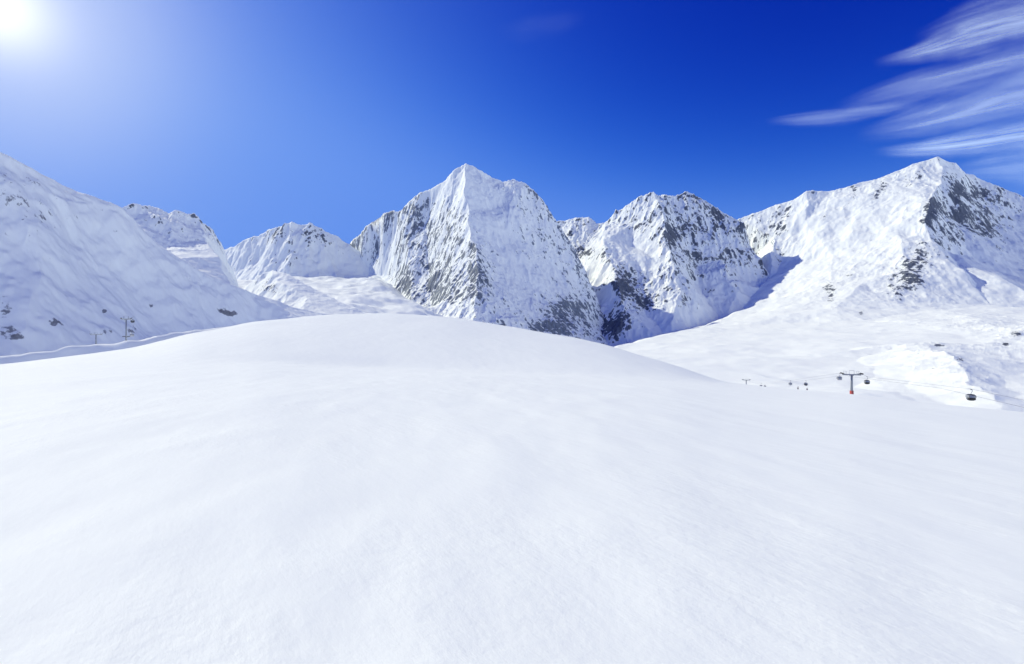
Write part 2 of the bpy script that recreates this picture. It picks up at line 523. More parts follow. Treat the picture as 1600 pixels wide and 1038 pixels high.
# near slope on the left, all in shade
make_mountain('hillside', 'smooth blue-shaded hillside with scattered rocks on the left edge', 
    [(-300, 150, 500), (-200, 175, 515), (-100, 203, 535), (0, 235, 560), (20, 255, 564), (45, 276, 570), (70, 300, 578), (100, 312, 590),
     (150, 322, 635), (190, 326, 665), (215, 347, 675), (245, 376, 688), (290, 410, 706), (330, 433, 735), (400, 460, 798), (455, 478, 850), (510, 492, 890), (560, 510, 920)],
    dict(b=(-300, 580, 330, 0), c=(0, 566, 400, 0), d=(100, 556, 450, 0), e=(180, 545, 510, 0), f=(250, 532, 580, 0), g=(320, 518, 655, 0), h=(400, 505, 745, 0), i=(480, 500, 820, 0),
         j=(60, 420, 497, .25), k=(160, 430, 580, .25)),
    rough=0.4, rock=0.4, t_cols=1.0, dY=1.3, lam=60, amp=6, warp=8, back=350, back_drop=60, mat=M_SLOPE, seed=21, snow_amp=2.0,
    blobs=[(20, 310, 60, 50, .22), (70, 345, 70, 35, .14), (8, 480, 18, 30, .5), (12, 520, 26, 12, .55), (32, 528, 18, 6, .5), (170, 516, 14, 10, .6), (145, 520, 10, 8, .4),
           (85, 505, 14, 10, .75), (235, 478, 8, 7, .75), (360, 490, 14, 5, .95), (345, 485, 8, 6, .6), (163, 487, 5, 5, .9), (207, 515, 14, 8, .5), (108, 340, 20, 14, .15)])

# ridge behind it
make_mountain('mountain', 'craggy snow ridge just behind the shaded left hillside',
    [(60, 345, 1850), (130, 330, 1900), (190, 324, 1960), (215, 317, 2000, 1.4), (232, 322, 2030, 1.4), (245, 321, 2050, 1.4), (262, 331, 2080, 1.4), (275, 330, 2100, 1.4), (310, 335, 2150, 1.4), (322, 349, 2180, 1.4), (335, 360, 2200, 1.4), (352, 388, 2240), (368, 432, 2280), (380, 470, 2300)],
    dict(ra=(265, 350, 1980), rb=(276, 382, 1900), la=(215, 342, 2080), lb=(232, 378, 2080), sa=(320, 372, 2060), sb=(296, 402, 1760, .1), sc=(342, 402, 1860, .1),
         va=(330, 438, 1320, 0), vb=(362, 445, 1750, 0), vc=(270, 450, 1250, 0), vd=(200, 420, 1500, 0), ve=(100, 420, 1500, .3), vf=(400, 470, 1450, 0)),
    edges=['r5 ra rb'], rough=0.8, rock=0.25, dY=3, lam=110, amp=13, warp=14, back=400, back_drop=90, seed=31, blobs=[(255, 350, 25, 22, .3), (300, 355, 25, 18, .15)])

# far peak on the left
make_mountain('mountain', 'low jagged peak in blue shade left of the great pyramid',
    [(300, 420, 4250), (330, 400, 4200), (352, 388, 4140), (368, 384, 4100, 1.5), (385, 372, 4050, 1.5), (400, 368, 4000), (418, 357, 3950, 1.5), (438, 353, 3900, 1.5), (455, 344, 3880, 1.5), (472, 350, 3890, 1.5), (488, 349, 3900, 1.5), (508, 362, 3930, 1.5), (524, 366, 3960), (545, 381, 4000), (575, 402, 4050), (620, 430, 4150)],
    dict(ca=(452, 375, 3770, 1.2), cb=(456, 400, 3680), cc=(452, 440, 3540), la=(400, 410, 3850, .3), ra=(520, 415, 3790, .4), rb=(480, 425, 3650, .5),
         ba=(320, 445, 3980, 0), bb=(395, 452, 3600, 0), bc=(450, 472, 3430, 0.1), bd=(540, 464, 3560, 0), be=(590, 438, 3880, 0), bf=(630, 450, 3900, 0)),
    edges=['r8 ca cb cc'], rough=0.9, rock=0.12, dY=3, lam=190, amp=20, warp=26, seed=41, blobs=[(430, 362, 40, 14, .25), (490, 368, 40, 16, .25), (455, 400, 14, 20, .2)])

# knoll in front of it
make_mountain('knoll', 'rounded snowy knoll in front of the shaded far peak',
    [(350, 475, 1620), (380, 450, 1550), (400, 432, 1510), (425, 422, 1480), (450, 428, 1450), (480, 444, 1410), (510, 460, 1370), (540, 475, 1330), (570, 489, 1290), (610, 502, 1270)],
    dict(a=(432, 438, 1400), b=(452, 446, 1350), c=(478, 465, 1290), d=(508, 490, 1210, 0), e=(430, 460, 1350), f=(440, 482, 1265), g=(472, 495, 1180, 0), 
         h=(385, 470, 1440), i=(410, 488, 1290), j=(440, 505, 1150, 0), k=(560, 505, 1200, 0), l=(360, 495, 1380, 0)),
    edges=['r3 a b c d', 'a e f g'], rough=0.5, rock=0.3, dY=2, lam=80, amp=8, warp=10, back=300, back_drop=50, seed=51, blobs=[(420, 445, 16, 14, .35)], mat=M_NEAR, cat='knoll')

# the pyramid
make_mountain('mountain', 'great pyramid peak with sunlit left face and shaded right face',
    [(480, 440, 4400), (545, 382, 4150), (580, 346, 3960), (600, 333, 3860), (625, 328, 3750), (650, 305, 3650), (690, 285, 3560), (710, 266, 3520, .5), (727, 254, 3500, .3), (745, 263, 3530, .5),
     (770, 275, 3560), (788, 281, 3575), (805, 279, 3580), (820, 285, 3575), (835, 300, 3560), (850, 318, 3540), (865, 335, 3520), (880, 356, 3490), (895, 381, 3450), (912, 416, 3400), (935, 470, 3300), (965, 535, 3200)],
    dict(c1=(727, 300, 3250, .5), c2=(732, 345, 3000, .8), c3=(745, 400, 2700), c4=(745, 450, 2450), c5=(738, 500, 2240), c6=(735, 560, 2050),
         s1=(632, 370, 3520), s2=(645, 430, 3180), s3=(640, 472, 2950), g1=(664, 350, 3540), g2=(670, 420, 3230), g3=(674, 484, 2780),
         m1=(700, 330, 3330), m2=(705, 400, 2930), m3=(704, 460, 2600), m4=(692, 496, 2420),
         f1=(590, 395, 3900), f2=(600, 430, 3720, .3), f3=(560, 445, 3950, .2), f4=(500, 470, 4000, 0), f5=(640, 500, 2500, 0),
         r_a=(790, 360, 3150, .4), r_b=(800, 430, 2850, .6), r_c=(850, 400, 3200, .6), r_d=(870, 470, 2900), b1=(800, 520, 2280), b2=(870, 535, 2480), b3=(930, 540, 2750), b4=(820, 570, 2100)),
    edges=['r8 c1 c2 c3 c4 c5 c6', 'r4 s1 s2 s3', 'g1 g2 g3', 'm1 m2 m3 m4', 'r_a r_b b1', 'r_c r_d b2'], rough=1.0, rock=0.42, dY=4.0, t_cols=0.9, lam=200, amp=26, warp=20, seed=61, mat=M_FACE,
    blobs=[(880, 495, 40, 32, .4), (850, 515, 30, 12, .4), (690, 455, 50, 35, .2), (745, 440, 20, 40, .3), (630, 440, 20, 20, .25), (830, 370, 40, 18, .15), (760, 310, 40, 40, -.35), (690, 300, 40, 20, -.35), (640, 500, 60, 12, -.3), (840, 440, 40, 30, -.2)])

# second peak
make_mountain('mountain', 'double-topped rocky peak right of the great pyramid',
    [(850, 350, 4750), (875, 345, 4700), (890, 340, 4650), (920, 338, 4600), (932, 350, 4550), (945, 345, 4500), (965, 328, 4450), (1000, 305, 4350), (1022, 299, 4300), (1037, 306, 4300), (1055, 303, 4330),
     (1075, 298, 4350), (1095, 308, 4350), (1120, 325, 4300), (1145, 337, 4250), (1163, 347, 4200), (1175, 385, 4100), (1196, 430, 3950), (1215, 450, 3900)],
    dict(c1=(1037, 340, 4030), c2=(1041, 380, 3780), c3=(1052, 412, 3570), c4=(1062, 450, 3330), c5=(1050, 490, 3120, .3),
         l1=(985, 350, 4250, .7), l2=(990, 385, 4000, .3), t1=(945, 374, 4000, .4), t2=(985, 396, 3820, .4), t3=(1022, 404, 3740, .4),
         k1=(944, 392, 3830), k2=(956, 418, 3570), k3=(966, 445, 3370), k4=(974, 482, 3130), k5=(980, 530, 2920),
         g1=(905, 400, 4150, .8), g2=(902, 440, 3800, .3), g3=(925, 462, 3550, .4), g4=(928, 492, 3350, .4), g5=(932, 535, 3050), n1=(1005, 450, 3450), n2=(1010, 490, 3220, .7),
         p1=(1128, 404, 3930), p2=(1140, 432, 3720), p3=(1148, 462, 3570, .4), q1=(1088, 415, 3900), q2=(1098, 458, 3650, .6), u1=(1170, 440, 3850, .4),
         b1=(1050, 536, 2880, 0), b2=(1010, 552, 2780, .2), b3=(1130, 512, 3280, 0), b4=(1100, 526, 3120, 0), b5=(945, 590, 2680), b6=(1205, 460, 3720, 0), b7=(870, 480, 3700)),
    edges=['r9 c1 c2 c3 c4 c5', 't1 t2 t3 c2', 't1 k1 k2 k3 k4 k5', 'r13 p1 p2 p3', 'q1 q2'], rough=1.0, rock=0.42, dY=4.5, t_cols=0.9, lam=190, amp=32, warp=24, seed=71,
    blobs=[(975, 450, 26, 25, .65), (955, 508, 32, 18, .75), (1010, 475, 18, 16, .5), (1050, 370, 12, 18, .4), (1000, 355, 30, 10, .25), (915, 395, 25, 10, .4), (1120, 340, 20, 12, .2), (1070, 470, 14, 12, .35), (1110, 455, 10, 6, .4),
           (945, 425, 16, 14, -.6), (950, 465, 18, 16, -.7), (1000, 390, 40, 10, -.3), (1120, 425, 16, 16, -.4), (990, 320, 30, 10, -.15)])

# the big mountain on the right, with its snow apron
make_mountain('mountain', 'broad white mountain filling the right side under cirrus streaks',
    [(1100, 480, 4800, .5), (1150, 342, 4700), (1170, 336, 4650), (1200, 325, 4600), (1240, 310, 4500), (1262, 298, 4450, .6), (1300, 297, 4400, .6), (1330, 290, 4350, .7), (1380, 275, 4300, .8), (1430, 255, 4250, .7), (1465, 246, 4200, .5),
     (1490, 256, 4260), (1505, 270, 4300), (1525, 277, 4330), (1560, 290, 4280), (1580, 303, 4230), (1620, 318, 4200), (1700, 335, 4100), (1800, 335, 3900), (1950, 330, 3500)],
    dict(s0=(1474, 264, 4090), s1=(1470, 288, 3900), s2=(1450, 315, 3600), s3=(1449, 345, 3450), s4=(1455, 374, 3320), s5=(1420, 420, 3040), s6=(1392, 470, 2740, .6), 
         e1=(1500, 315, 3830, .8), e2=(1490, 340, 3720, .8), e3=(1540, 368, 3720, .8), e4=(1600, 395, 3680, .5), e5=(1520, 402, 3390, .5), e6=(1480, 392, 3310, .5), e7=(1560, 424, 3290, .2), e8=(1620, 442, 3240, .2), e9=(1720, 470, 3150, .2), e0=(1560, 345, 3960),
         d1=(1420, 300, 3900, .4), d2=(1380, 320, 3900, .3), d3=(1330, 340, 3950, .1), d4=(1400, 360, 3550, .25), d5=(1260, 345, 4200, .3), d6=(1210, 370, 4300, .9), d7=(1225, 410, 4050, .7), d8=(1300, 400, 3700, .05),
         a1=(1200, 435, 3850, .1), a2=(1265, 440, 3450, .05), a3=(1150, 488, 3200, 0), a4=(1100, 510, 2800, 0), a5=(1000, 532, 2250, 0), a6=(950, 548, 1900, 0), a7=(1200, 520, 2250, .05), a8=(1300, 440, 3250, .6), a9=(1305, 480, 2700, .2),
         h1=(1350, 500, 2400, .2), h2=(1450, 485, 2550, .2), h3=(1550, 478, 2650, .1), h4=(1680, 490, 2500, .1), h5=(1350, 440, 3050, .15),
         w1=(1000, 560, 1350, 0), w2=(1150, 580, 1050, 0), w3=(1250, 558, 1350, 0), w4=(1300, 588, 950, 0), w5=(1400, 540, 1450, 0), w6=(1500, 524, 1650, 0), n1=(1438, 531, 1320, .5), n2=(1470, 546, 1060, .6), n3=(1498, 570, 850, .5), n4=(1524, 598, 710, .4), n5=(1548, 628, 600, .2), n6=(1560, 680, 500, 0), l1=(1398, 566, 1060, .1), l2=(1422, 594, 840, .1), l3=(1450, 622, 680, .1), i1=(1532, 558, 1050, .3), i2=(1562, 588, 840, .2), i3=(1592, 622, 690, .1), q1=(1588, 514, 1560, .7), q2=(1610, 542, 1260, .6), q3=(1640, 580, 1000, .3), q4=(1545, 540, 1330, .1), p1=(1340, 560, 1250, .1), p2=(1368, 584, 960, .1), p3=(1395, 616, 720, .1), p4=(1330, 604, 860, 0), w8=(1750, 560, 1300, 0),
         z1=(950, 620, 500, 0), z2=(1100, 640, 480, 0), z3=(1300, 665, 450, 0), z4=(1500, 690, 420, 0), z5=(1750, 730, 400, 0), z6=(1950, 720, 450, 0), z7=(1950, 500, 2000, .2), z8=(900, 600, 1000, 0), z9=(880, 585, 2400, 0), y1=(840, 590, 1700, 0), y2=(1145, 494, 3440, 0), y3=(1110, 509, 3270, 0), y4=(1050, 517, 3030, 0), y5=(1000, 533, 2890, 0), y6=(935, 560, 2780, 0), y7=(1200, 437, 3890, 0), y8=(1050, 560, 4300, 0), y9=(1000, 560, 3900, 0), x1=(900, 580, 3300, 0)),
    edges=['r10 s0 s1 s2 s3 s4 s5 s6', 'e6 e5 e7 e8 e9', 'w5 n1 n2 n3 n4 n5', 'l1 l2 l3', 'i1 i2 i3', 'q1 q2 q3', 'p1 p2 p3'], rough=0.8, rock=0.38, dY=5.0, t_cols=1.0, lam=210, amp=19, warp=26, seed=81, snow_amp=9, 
    blobs=[(1440, 400, 30, 22, .55), (1410, 425, 40, 20, .5), (1400, 455, 44, 20, .5), (1500, 330, 40, 30, .2), (1430, 440, 20, 20, .3), (1452, 325, 12, 16, .7), (1295, 450, 15, 13, .85), (1300, 467, 18, 10, .75), (1325, 430, 14, 6, .7), (1345, 490, 8, 7, .95),
           (1535, 355, 65, 45, .27), (1464, 538, 26, 8, .8), (1434, 553, 13, 8, .75), (1458, 576, 8, 3, .9), (1500, 562, 20, 7, .68), (1530, 585, 12, 8, .66), (1432, 602, 9, 3, .8), (1585, 522, 16, 10, .62), (1380, 600, 14, 7, .6), (1572, 537, 8, 5, .8), (1495, 295, 12, 14, .4), (1380, 288, 9, 14, .6), (1368, 310, 9, 12, .55), (1334, 300, 8, 14, .55), (1320, 325, 12, 9, .5), (1285, 340, 20, 7, .45), (1418, 290, 8, 12, .5), (1445, 345, 14, 10, .4), (1590, 480, 30, 8, .3), (1440, 275, 14, 16, .3), (1370, 300, 50, 14, .15), (1215, 350, 25, 25, .3), (1225, 410, 16, 14, .35), (1385, 375, 14, 6, .45), (1570, 470, 50, 8, .4), (1540, 300, 40, 12, .2), (1345, 400, 60, 30, -.3), (1250, 370, 20, 20, -.3)])  # first blob here: basin rock, its dark colour laid on to deepen the shade

# ground that carries everything, out to the horizon
def build_ground():
    th = np.radians(np.linspace(-180, 180, 181)); r = np.exp(np.linspace(math.log(30), math.log(8000), 60))
    T, RR = np.meshgrid(th, r)
    X = RR * np.sin(T); Y = RR * np.cos(T)
    Z = -420 + 60 * fbm(X / 3000, Y / 3000, 0 * X, 3, 2) - 0 * X
    o = grid_mesh('ground', X, Y, Z, np.ones_like(X, bool), M_SLOPE, {'rock': 0 * X})
    tag(o, 'deep snow-covered valley ground far below the mountains', 'ground', kind='structure')


build_ground()



# ------------------------------------------------------------------ high cirrus: thin ice sheets at 6 to 8 km
def cirrus_mat(name, alpha, seed):
    m = bpy.data.materials.new(name); m.use_nodes = True
    nt = m.node_tree; nt.nodes.clear()
    N, L = nt.nodes.new, nt.links.new
    out = N('ShaderNodeOutputMaterial'); mix = N('ShaderNodeMixShader'); tr = N('ShaderNodeBsdfTransparent')
    df = N('ShaderNodeBsdfDiffuse'); df.inputs['Color'].default_value = (0.80, 0.93, 1.0, 1)
    tl = N('ShaderNodeBsdfTranslucent'); tl.inputs['Color'].default_value = (0.80, 0.93, 1.0, 1)
    add = N('ShaderNodeAddShader')
    L(df.outputs[0], add.inputs[0]); L(tl.outputs[0], add.inputs[1])
    uv = N('ShaderNodeUVMap'); uv.uv_map = 'UVMap'
    sep = N('ShaderNodeSeparateXYZ'); L(uv.outputs[0], sep.inputs[0])

    def noise(sx, sy, det, rough):
        mp = N('ShaderNodeMapping'); mp.inputs['Scale'].default_value = (sx, sy, 1); mp.inputs['Location'].default_value = (seed * 3.1, seed * 1.7, seed)
        mp.inputs['Rotation'].default_value = (0, 0, 0.05)
        L(uv.outputs[0], mp.inputs[0])
        n = N('ShaderNodeTexNoise'); n.inputs['Scale'].default_value = 1; n.inputs['Detail'].default_value = det; n.inputs['Roughness'].default_value = rough
        n.inputs['Distortion'].default_value = 0.4
        L(mp.outputs[0], n.inputs['Vector'])
        return n.outputs['Fac']
    # soft across: 1 - (2v-1)^2, warped by noise
    warp = math_node(nt, 'MULTIPLY', math_node(nt, 'SUBTRACT', noise(3.0, 1.0, 3, 0.5), 0.5), 0.7)
    v = math_node(nt, 'ADD', sep.outputs['Y'], warp)
    c = math_node(nt, 'SUBTRACT', math_node(nt, 'MULTIPLY', v, 2.0), 1.0)
    prof = math_node(nt, 'POWER', math_node(nt, 'MAXIMUM', math_node(nt, 'SUBTRACT', 1.0, math_node(nt, 'MULTIPLY', c, c)), 0.0), 1.6)
    # keep the real border transparent
    c0 = math_node(nt, 'SUBTRACT', math_node(nt, 'MULTIPLY', sep.outputs['Y'], 2.0), 1.0)
    edge = math_node(nt, 'SUBTRACT', 1.0, math_node(nt, 'POWER', math_node(nt, 'ABSOLUTE', c0), 3.0))
    u = sep.outputs['X']
    a1 = N('ShaderNodeMapRange'); a1.interpolation_type = 'SMOOTHSTEP'; a1.inputs['From Max'].default_value = 0.35; L(u, a1.inputs['Value'])
    a2 = N('ShaderNodeMapRange'); a2.interpolation_type = 'SMOOTHSTEP'; a2.inputs['From Min'].default_value = 1.0; a2.inputs['From Max'].default_value = 0.7; L(u, a2.inputs['Value'])
    fil = N('ShaderNodeMapRange'); fil.inputs['From Min'].default_value = 0.18; fil.inputs['From Max'].default_value = 0.88
    L(noise(1.9, 6.5, 8, 0.62), fil.inputs['Value'])
    al = math_node(nt, 'MULTIPLY', math_node(nt, 'MULTIPLY', prof, edge), math_node(nt, 'MULTIPLY', a1.outputs[0], a2.outputs[0]))
    al = math_node(nt, 'MULTIPLY', math_node(nt, 'MULTIPLY', al, fil.outputs[0]), alpha)
    L(al, mix.inputs[0]); L(tr.outputs[0], mix.inputs[1]); L(add.outputs[0], mix.inputs[2]); L(mix.outputs[0], out.inputs['Surface'])
    return m


def build_cirrus():
    streaks = [
        (7000, 0.42, [(1360, 102, 8), (1420, 90, 14), (1480, 72, 24), (1545, 52, 28), (1620, 34, 30), (1700, 22, 34)], 'brightest upper cirrus streak above the right mountain, slanting to the top right'),
        (7600, 0.16, [(1420, 66, 10), (1490, 36, 22), (1560, 14, 28), (1640, -6, 34), (1720, -24, 36)], 'faint topmost cirrus streak leaving the photo at its upper right corner'),
        (6800, 0.19, [(1190, 192, 5), (1235, 189, 9), (1290, 185, 13), (1345, 179, 13), (1400, 170, 10), (1450, 160, 8)], 'short detached cirrus wisp left of the other streaks'),
        (7200, 0.26, [(1290, 178, 10), (1380, 152, 22), (1470, 130, 28), (1560, 108, 30), (1640, 92, 32), (1720, 78, 34)], 'long soft cirrus streak between the brightest one and the broad lower veil'),
        (6900, 0.30, [(1330, 214, 10), (1400, 200, 20), (1480, 182, 32), (1560, 158, 44), (1640, 138, 50), (1720, 120, 52)], 'broad filmy cirrus veil fanning out at the right edge'),
        (6500, 0.5, [(1360, 240, 7), (1420, 236, 11), (1500, 228, 18), (1580, 216, 24), (1660, 204, 28), (1740, 194, 30)], 'low bright cirrus streak just over the right summit'),
        (6600, 0.2, [(1470, 272, 10), (1540, 264, 20), (1620, 258, 34), (1700, 254, 36), (1780, 250, 36)], 'lowest pale cirrus patch behind the right shoulder of the big mountain'),
        (8000, 0.018, [(770, 56, 12), (820, 46, 20), (870, 38, 20), (920, 28, 12)], 'barely visible cirrus trace high above the great pyramid peak'),
    ]
    for k, (H, alpha, pts, label) in enumerate(streaks):
        n = 40
        q = np.array(pts, float)
        t = np.linspace(0, len(q) - 1, n)
        px, py, hw = [np.interp(t, np.arange(len(q)), q[:, j]) for j in range(3)]
        ker = np.ones(7) / 7
        sm = lambda a: np.convolve(np.pad(a, 3, mode='reflect', reflect_type='odd'), ker, 'valid')
        px, py, hw = sm(px), sm(py), sm(hw)
        vs, uvs, fs = [], [], []
        for i in range(n):
            for j in range(9):
                v = j / 8
                yy = py[i] + (1 - 2 * v) * hw[i] * 1.35
                Y = H * F / (HOR - yy)
                p = P(px[i], yy, Y)
                vs.append((p[0], p[1], p[2] + 60 * math.sin(v * math.pi))); uvs.append((i / (n - 1), v))
        for i in range(n - 1):
            for j in range(8):
                a = i * 9 + j
                fs.append((a, a + 9, a + 10, a + 1))
        me = bpy.data.meshes.new('cirrus_cloud'); me.from_pydata(vs, [], fs)
        ul = me.uv_layers.new(name='UVMap')
        for lp in me.loops: ul.data[lp.index].uv = uvs[lp.vertex_index]
        for p_ in me.polygons: p_.use_smooth = True
        me.materials.append(cirrus_mat('cirrus_ice', alpha, k * 1.37))
        o = bpy.data.objects.new('cirrus_cloud', me); COL.objects.link(o)
        tag(o, label, 'cloud', 'cirrus streaks in the blue sky', kind='structure')


build_cirrus()


# ------------------------------------------------------------------ lifts, cabins, people
class MB:
    def __init__(s): s.v, s.f = [], []

    def add(s, vs, fs):
        n = len(s.v); s.v += [tuple(x) for x in vs]; s.f += [tuple(i + n for i in f) for f in fs]
        return s

    def box(s, c, d, rz=0.0, bev=0.0):
        bm = bmesh.new(); bmesh.ops.create_cube(bm, size=1)
        for v in bm.verts: v.co = Vector((v.co.x * d[0], v.co.y * d[1], v.co.z * d[2]))
        if bev: bmesh.ops.bevel(bm, geom=list(bm.edges), offset=bev, segments=2, affect='EDGES', profile=0.6)
        cs, sn = math.cos(rz), math.sin(rz)
        bm.verts.index_update()
        vs = [(c[0] + v.co.x * cs - v.co.y * sn, c[1] + v.co.x * sn + v.co.y * cs, c[2] + v.co.z) for v in bm.verts]
        fs = [[v.index for v in f.verts] for f in bm.faces]
        bm.free()
        return s.add(vs, fs)

    def tube(s, pts, r, n=10):
        pts = [Vector(p) for p in pts]
        rs = r if isinstance(r, (list, tuple)) else [r] * len(pts)
        vs, fs = [], []
        for i, p in enumerate(pts):
            d = (pts[min(i + 1, len(pts) - 1)] - pts[max(i - 1, 0)]).normalized()
            a = d.orthogonal().normalized() if abs(d.z) > 0.9 else d.cross(Vector((0, 0, 1))).normalized()
            b = d.cross(a)
            for k in range(n):
                t = 2 * math.pi * k / n
                vs.append(p + (a * math.cos(t) + b * math.sin(t)) * rs[i])
        for i in range(len(pts) - 1):
            for k in range(n):
                fs.append((i * n + k, i * n + (k + 1) % n, (i + 1) * n + (k + 1) % n, (i + 1) * n + k))
        fs.append(tuple(range(n))[::-1]); fs.append(tuple((len(pts) - 1) * n + k for k in range(n)))
        return s.add(vs, fs)

    def loft(s, rings, n=28, ex=3.2, cap=True):
        """rings: (z, half width x, half length y); superellipse sections"""
        vs, fs = [], []
        for z, a, b in rings:
            for k in range(n):
                t = 2 * math.pi * k / n
                c, q = math.cos(t), math.sin(t)
                vs.append((a * math.copysign(abs(c) ** (2 / ex), c), b * math.copysign(abs(q) ** (2 / ex), q), z))
        for i in range(len(rings) - 1):
            for k in range(n):
                fs.append((i * n + k, i * n + (k + 1) % n, (i + 1) * n + (k + 1) % n, (i + 1) * n + k))
        if cap:
            fs.append(tuple(range(n))[::-1]); fs.append(tuple((len(rings) - 1) * n + k for k in range(n)))
        return s.add(vs, fs)

    def build(s, name, mat, parent=None, smooth=False):
        me = bpy.data.meshes.new(name); me.from_pydata(s.v, [], s.f); me.validate(); me.update()
        if smooth:
            for p in me.polygons: p.use_smooth = True
        me.materials.append(mat)
        o = bpy.data.objects.new(name, me); COL.objects.link(o)
        if parent: o.parent = parent
        return o


def empty(name, loc, rz, label, cat, group=None):
    o = bpy.data.objects.new(name, None); COL.objects.link(o)
    o.location = loc; o.rotation_euler = (0, 0, rz); o.empty_display_size = 0.3
    return tag(o, label, cat, group)


def copy_tree(o, parent=None):
    kids = list(o.children)
    c = o.copy(); COL.objects.link(c)
    if parent: c.parent = parent
    for k in kids: copy_tree(k, c)
    return c


M_STEEL = simple_mat('galvanised_steel', (0.3, 0.32, 0.35), 0.45, 0.6)
M_DARK = simple_mat('dark_steel', (0.06, 0.065, 0.075), 0.5, 0.4)
M_RED = simple_mat('red_padding', (0.45, 0.06, 0.05), 0.7)
M_BLACK = simple_mat('black_cabin_shell', (0.012, 0.013, 0.018), 0.35)
M_GLASS = simple_mat('tinted_cabin_glass', (0.28, 0.30, 0.34), 0.12)
M_PALE = simple_mat('pale_grey_cabin_shell', (0.42, 0.43, 0.45), 0.35)
M_RUBBER = simple_mat('rubber', (0.03, 0.03, 0.032), 0.8)
M_JACKET = [simple_mat('dark_purple_jacket', (0.06, 0.04, 0.10), 0.8), simple_mat('grey_blue_jacket', (0.14, 0.15, 0.22), 0.8)]
M_TROUS = simple_mat('dark_ski_trousers', (0.03, 0.03, 0.05), 0.85)
M_SKIN = simple_mat('skin', (0.45, 0.28, 0.2), 0.6)
M_HELM = simple_mat('helmet_shell', (0.05, 0.05, 0.06), 0.4)


def make_cabin(label, shell):
    """hanging point at the top of the hanger is z = 0"""
    H = 2.05; top = -1.55
    root = empty('gondola_cabin', (0, 0, 0), 0, label, 'gondola', 'gondola cabins on the lift lines')
    z0 = top - H
    MB().loft([(z0, .45, .42), (z0 + .1, .72, .68), (z0 + .35, .92, .88), (z0 + .7, 1.0, .97), (z0 + 1.0, 1.02, 1.0)]).build('cabin_body', shell, root, True)
    MB().loft([(z0 + 1.0, 1.0, .98), (z0 + 1.4, .98, .95), (z0 + 1.75, .9, .88)], cap=False).build('window', M_GLASS, root, True)
    MB().loft([(z0 + 1.75, .92, .9), (z0 + 1.9, .84, .82), (z0 + 2.0, .66, .64), (z0 + H, .3, .3)]).build('roof', shell, root, True)
    for sx in (-1, 1):
        for sy in (-1, 1):
            MB().tube([(sx * .9, sy * .88, z0 + 1.0), (sx * .83, sy * .81, z0 + 1.78)], .045, 6).build('window_post', M_DARK, root)
    MB().tube([(0, 0, z0 + H - .05), (0, 0, z0 + H + .35), (.3, 0, z0 + H + .8), (.3, 0, -.25), (0, 0, -.08)], .075, 8).build('hanger', M_STEEL, root, True)
    MB().box((0, 0, -.03), (.22, .6, .2), 0, .03).build('grip', M_DARK, root)
    d = MB().box((1.03, 0, z0 + .95), (.05, .74, 1.5), 0, .02).build('door', M_DARK, root)
    MB().box((1.075, 0, z0 + 1.3), (.02, .5, .5), 0, .005).build('pane', M_GLASS, d)
    MB().box((-1.02, 0, z0 + .8), (.1, .8, .5), 0, .02).build('ski_rack', M_STEEL, root)
    return root


def make_pylon(label, h, arm, red=True, low_arm=False, r=0.42):
    """origin at the foot; the rope runs along local y, the crossarm along local x"""
    root = empty('lift_pylon', (0, 0, 0), 0, label, 'lift pylon', 'pylons of the ski lifts')
    MB().tube([(0, 0, -14), (0, 0, 0), (0, 0, h * .55), (0, 0, h)], [r * 1.25, r * 1.15, r * .9, r * .72], 14).build('mast', M_STEEL, root, True)
    if red:
        MB().tube([(0, 0, -3.5), (0, 0, 2.0)], [r * 1.5, r * 1.45], 14).build('base_padding', M_RED, root, True)
    a = MB()
    a.box((0, 0, h + .1), (arm * 2, .42, .42), 0, .04)
    a.box((0, 0, h - .12), (1.4, .34, .3), 0, .04)
    a.build('crossarm', M_STEEL, root)
    for sx in (-1, 1):
        t = MB().box((sx * arm, 0, h + .42), (.18, 3.4, .22), 0, .02).build('sheave_train', M_DARK, root)
        for k in range(6):
            y = -1.4 + k * .56
            MB().tube([(sx * arm + sx * .1, y, h + .55), (sx * arm + sx * .22, y, h + .55)], .24, 14).build('wheel', M_RUBBER, t)
        g = MB().box((sx * (arm - .55), 0, h + .36), (.7, 3.2, .05))
        for y in (-1.55, 0, 1.55):
            g.tube([(sx * (arm - .85), y, h + .36), (sx * (arm - .85), y, h + 1.35)], .03, 6)
        g.tube([(sx * (arm - .85), -1.55, h + 1.35), (sx * (arm - .85), 1.55, h + 1.35)], .03, 6)
        g.build('catwalk', M_STEEL, root)
    f = MB()
    f.tube([(-.75, 0, h + .3), (-.75, 0, h + 1.6), (.75, 0, h + 1.6), (.75, 0, h + .3)], .07, 6)
    f.build('lifting_frame', M_STEEL, root)
    l = MB()
    for sx in (-.2, .2): l.tube([(sx, -r - .18, 0), (sx, -r - .12, h)], .025, 6)
    for k in range(int(h / .3)): l.tube([(-.2, -r - .17, .3 * k + .1), (.2, -r - .17, .3 * k + .1)], .018, 5)
    l.build('ladder', M_STEEL, root)
    if low_arm:
        MB().box((0, 0, h * .42), (arm * 1.7, .35, .35), 0, .03).box((0, 0, h * .42 - .3), (.9, .9, .08)).build('work_platform', M_DARK, root)
    return root


def rope(name, pts, label, r=0.022):
    o = MB().tube(pts, r, 6).build(name, M_DARK)
    return tag(o, label, 'cable', 'haul ropes of the lifts')


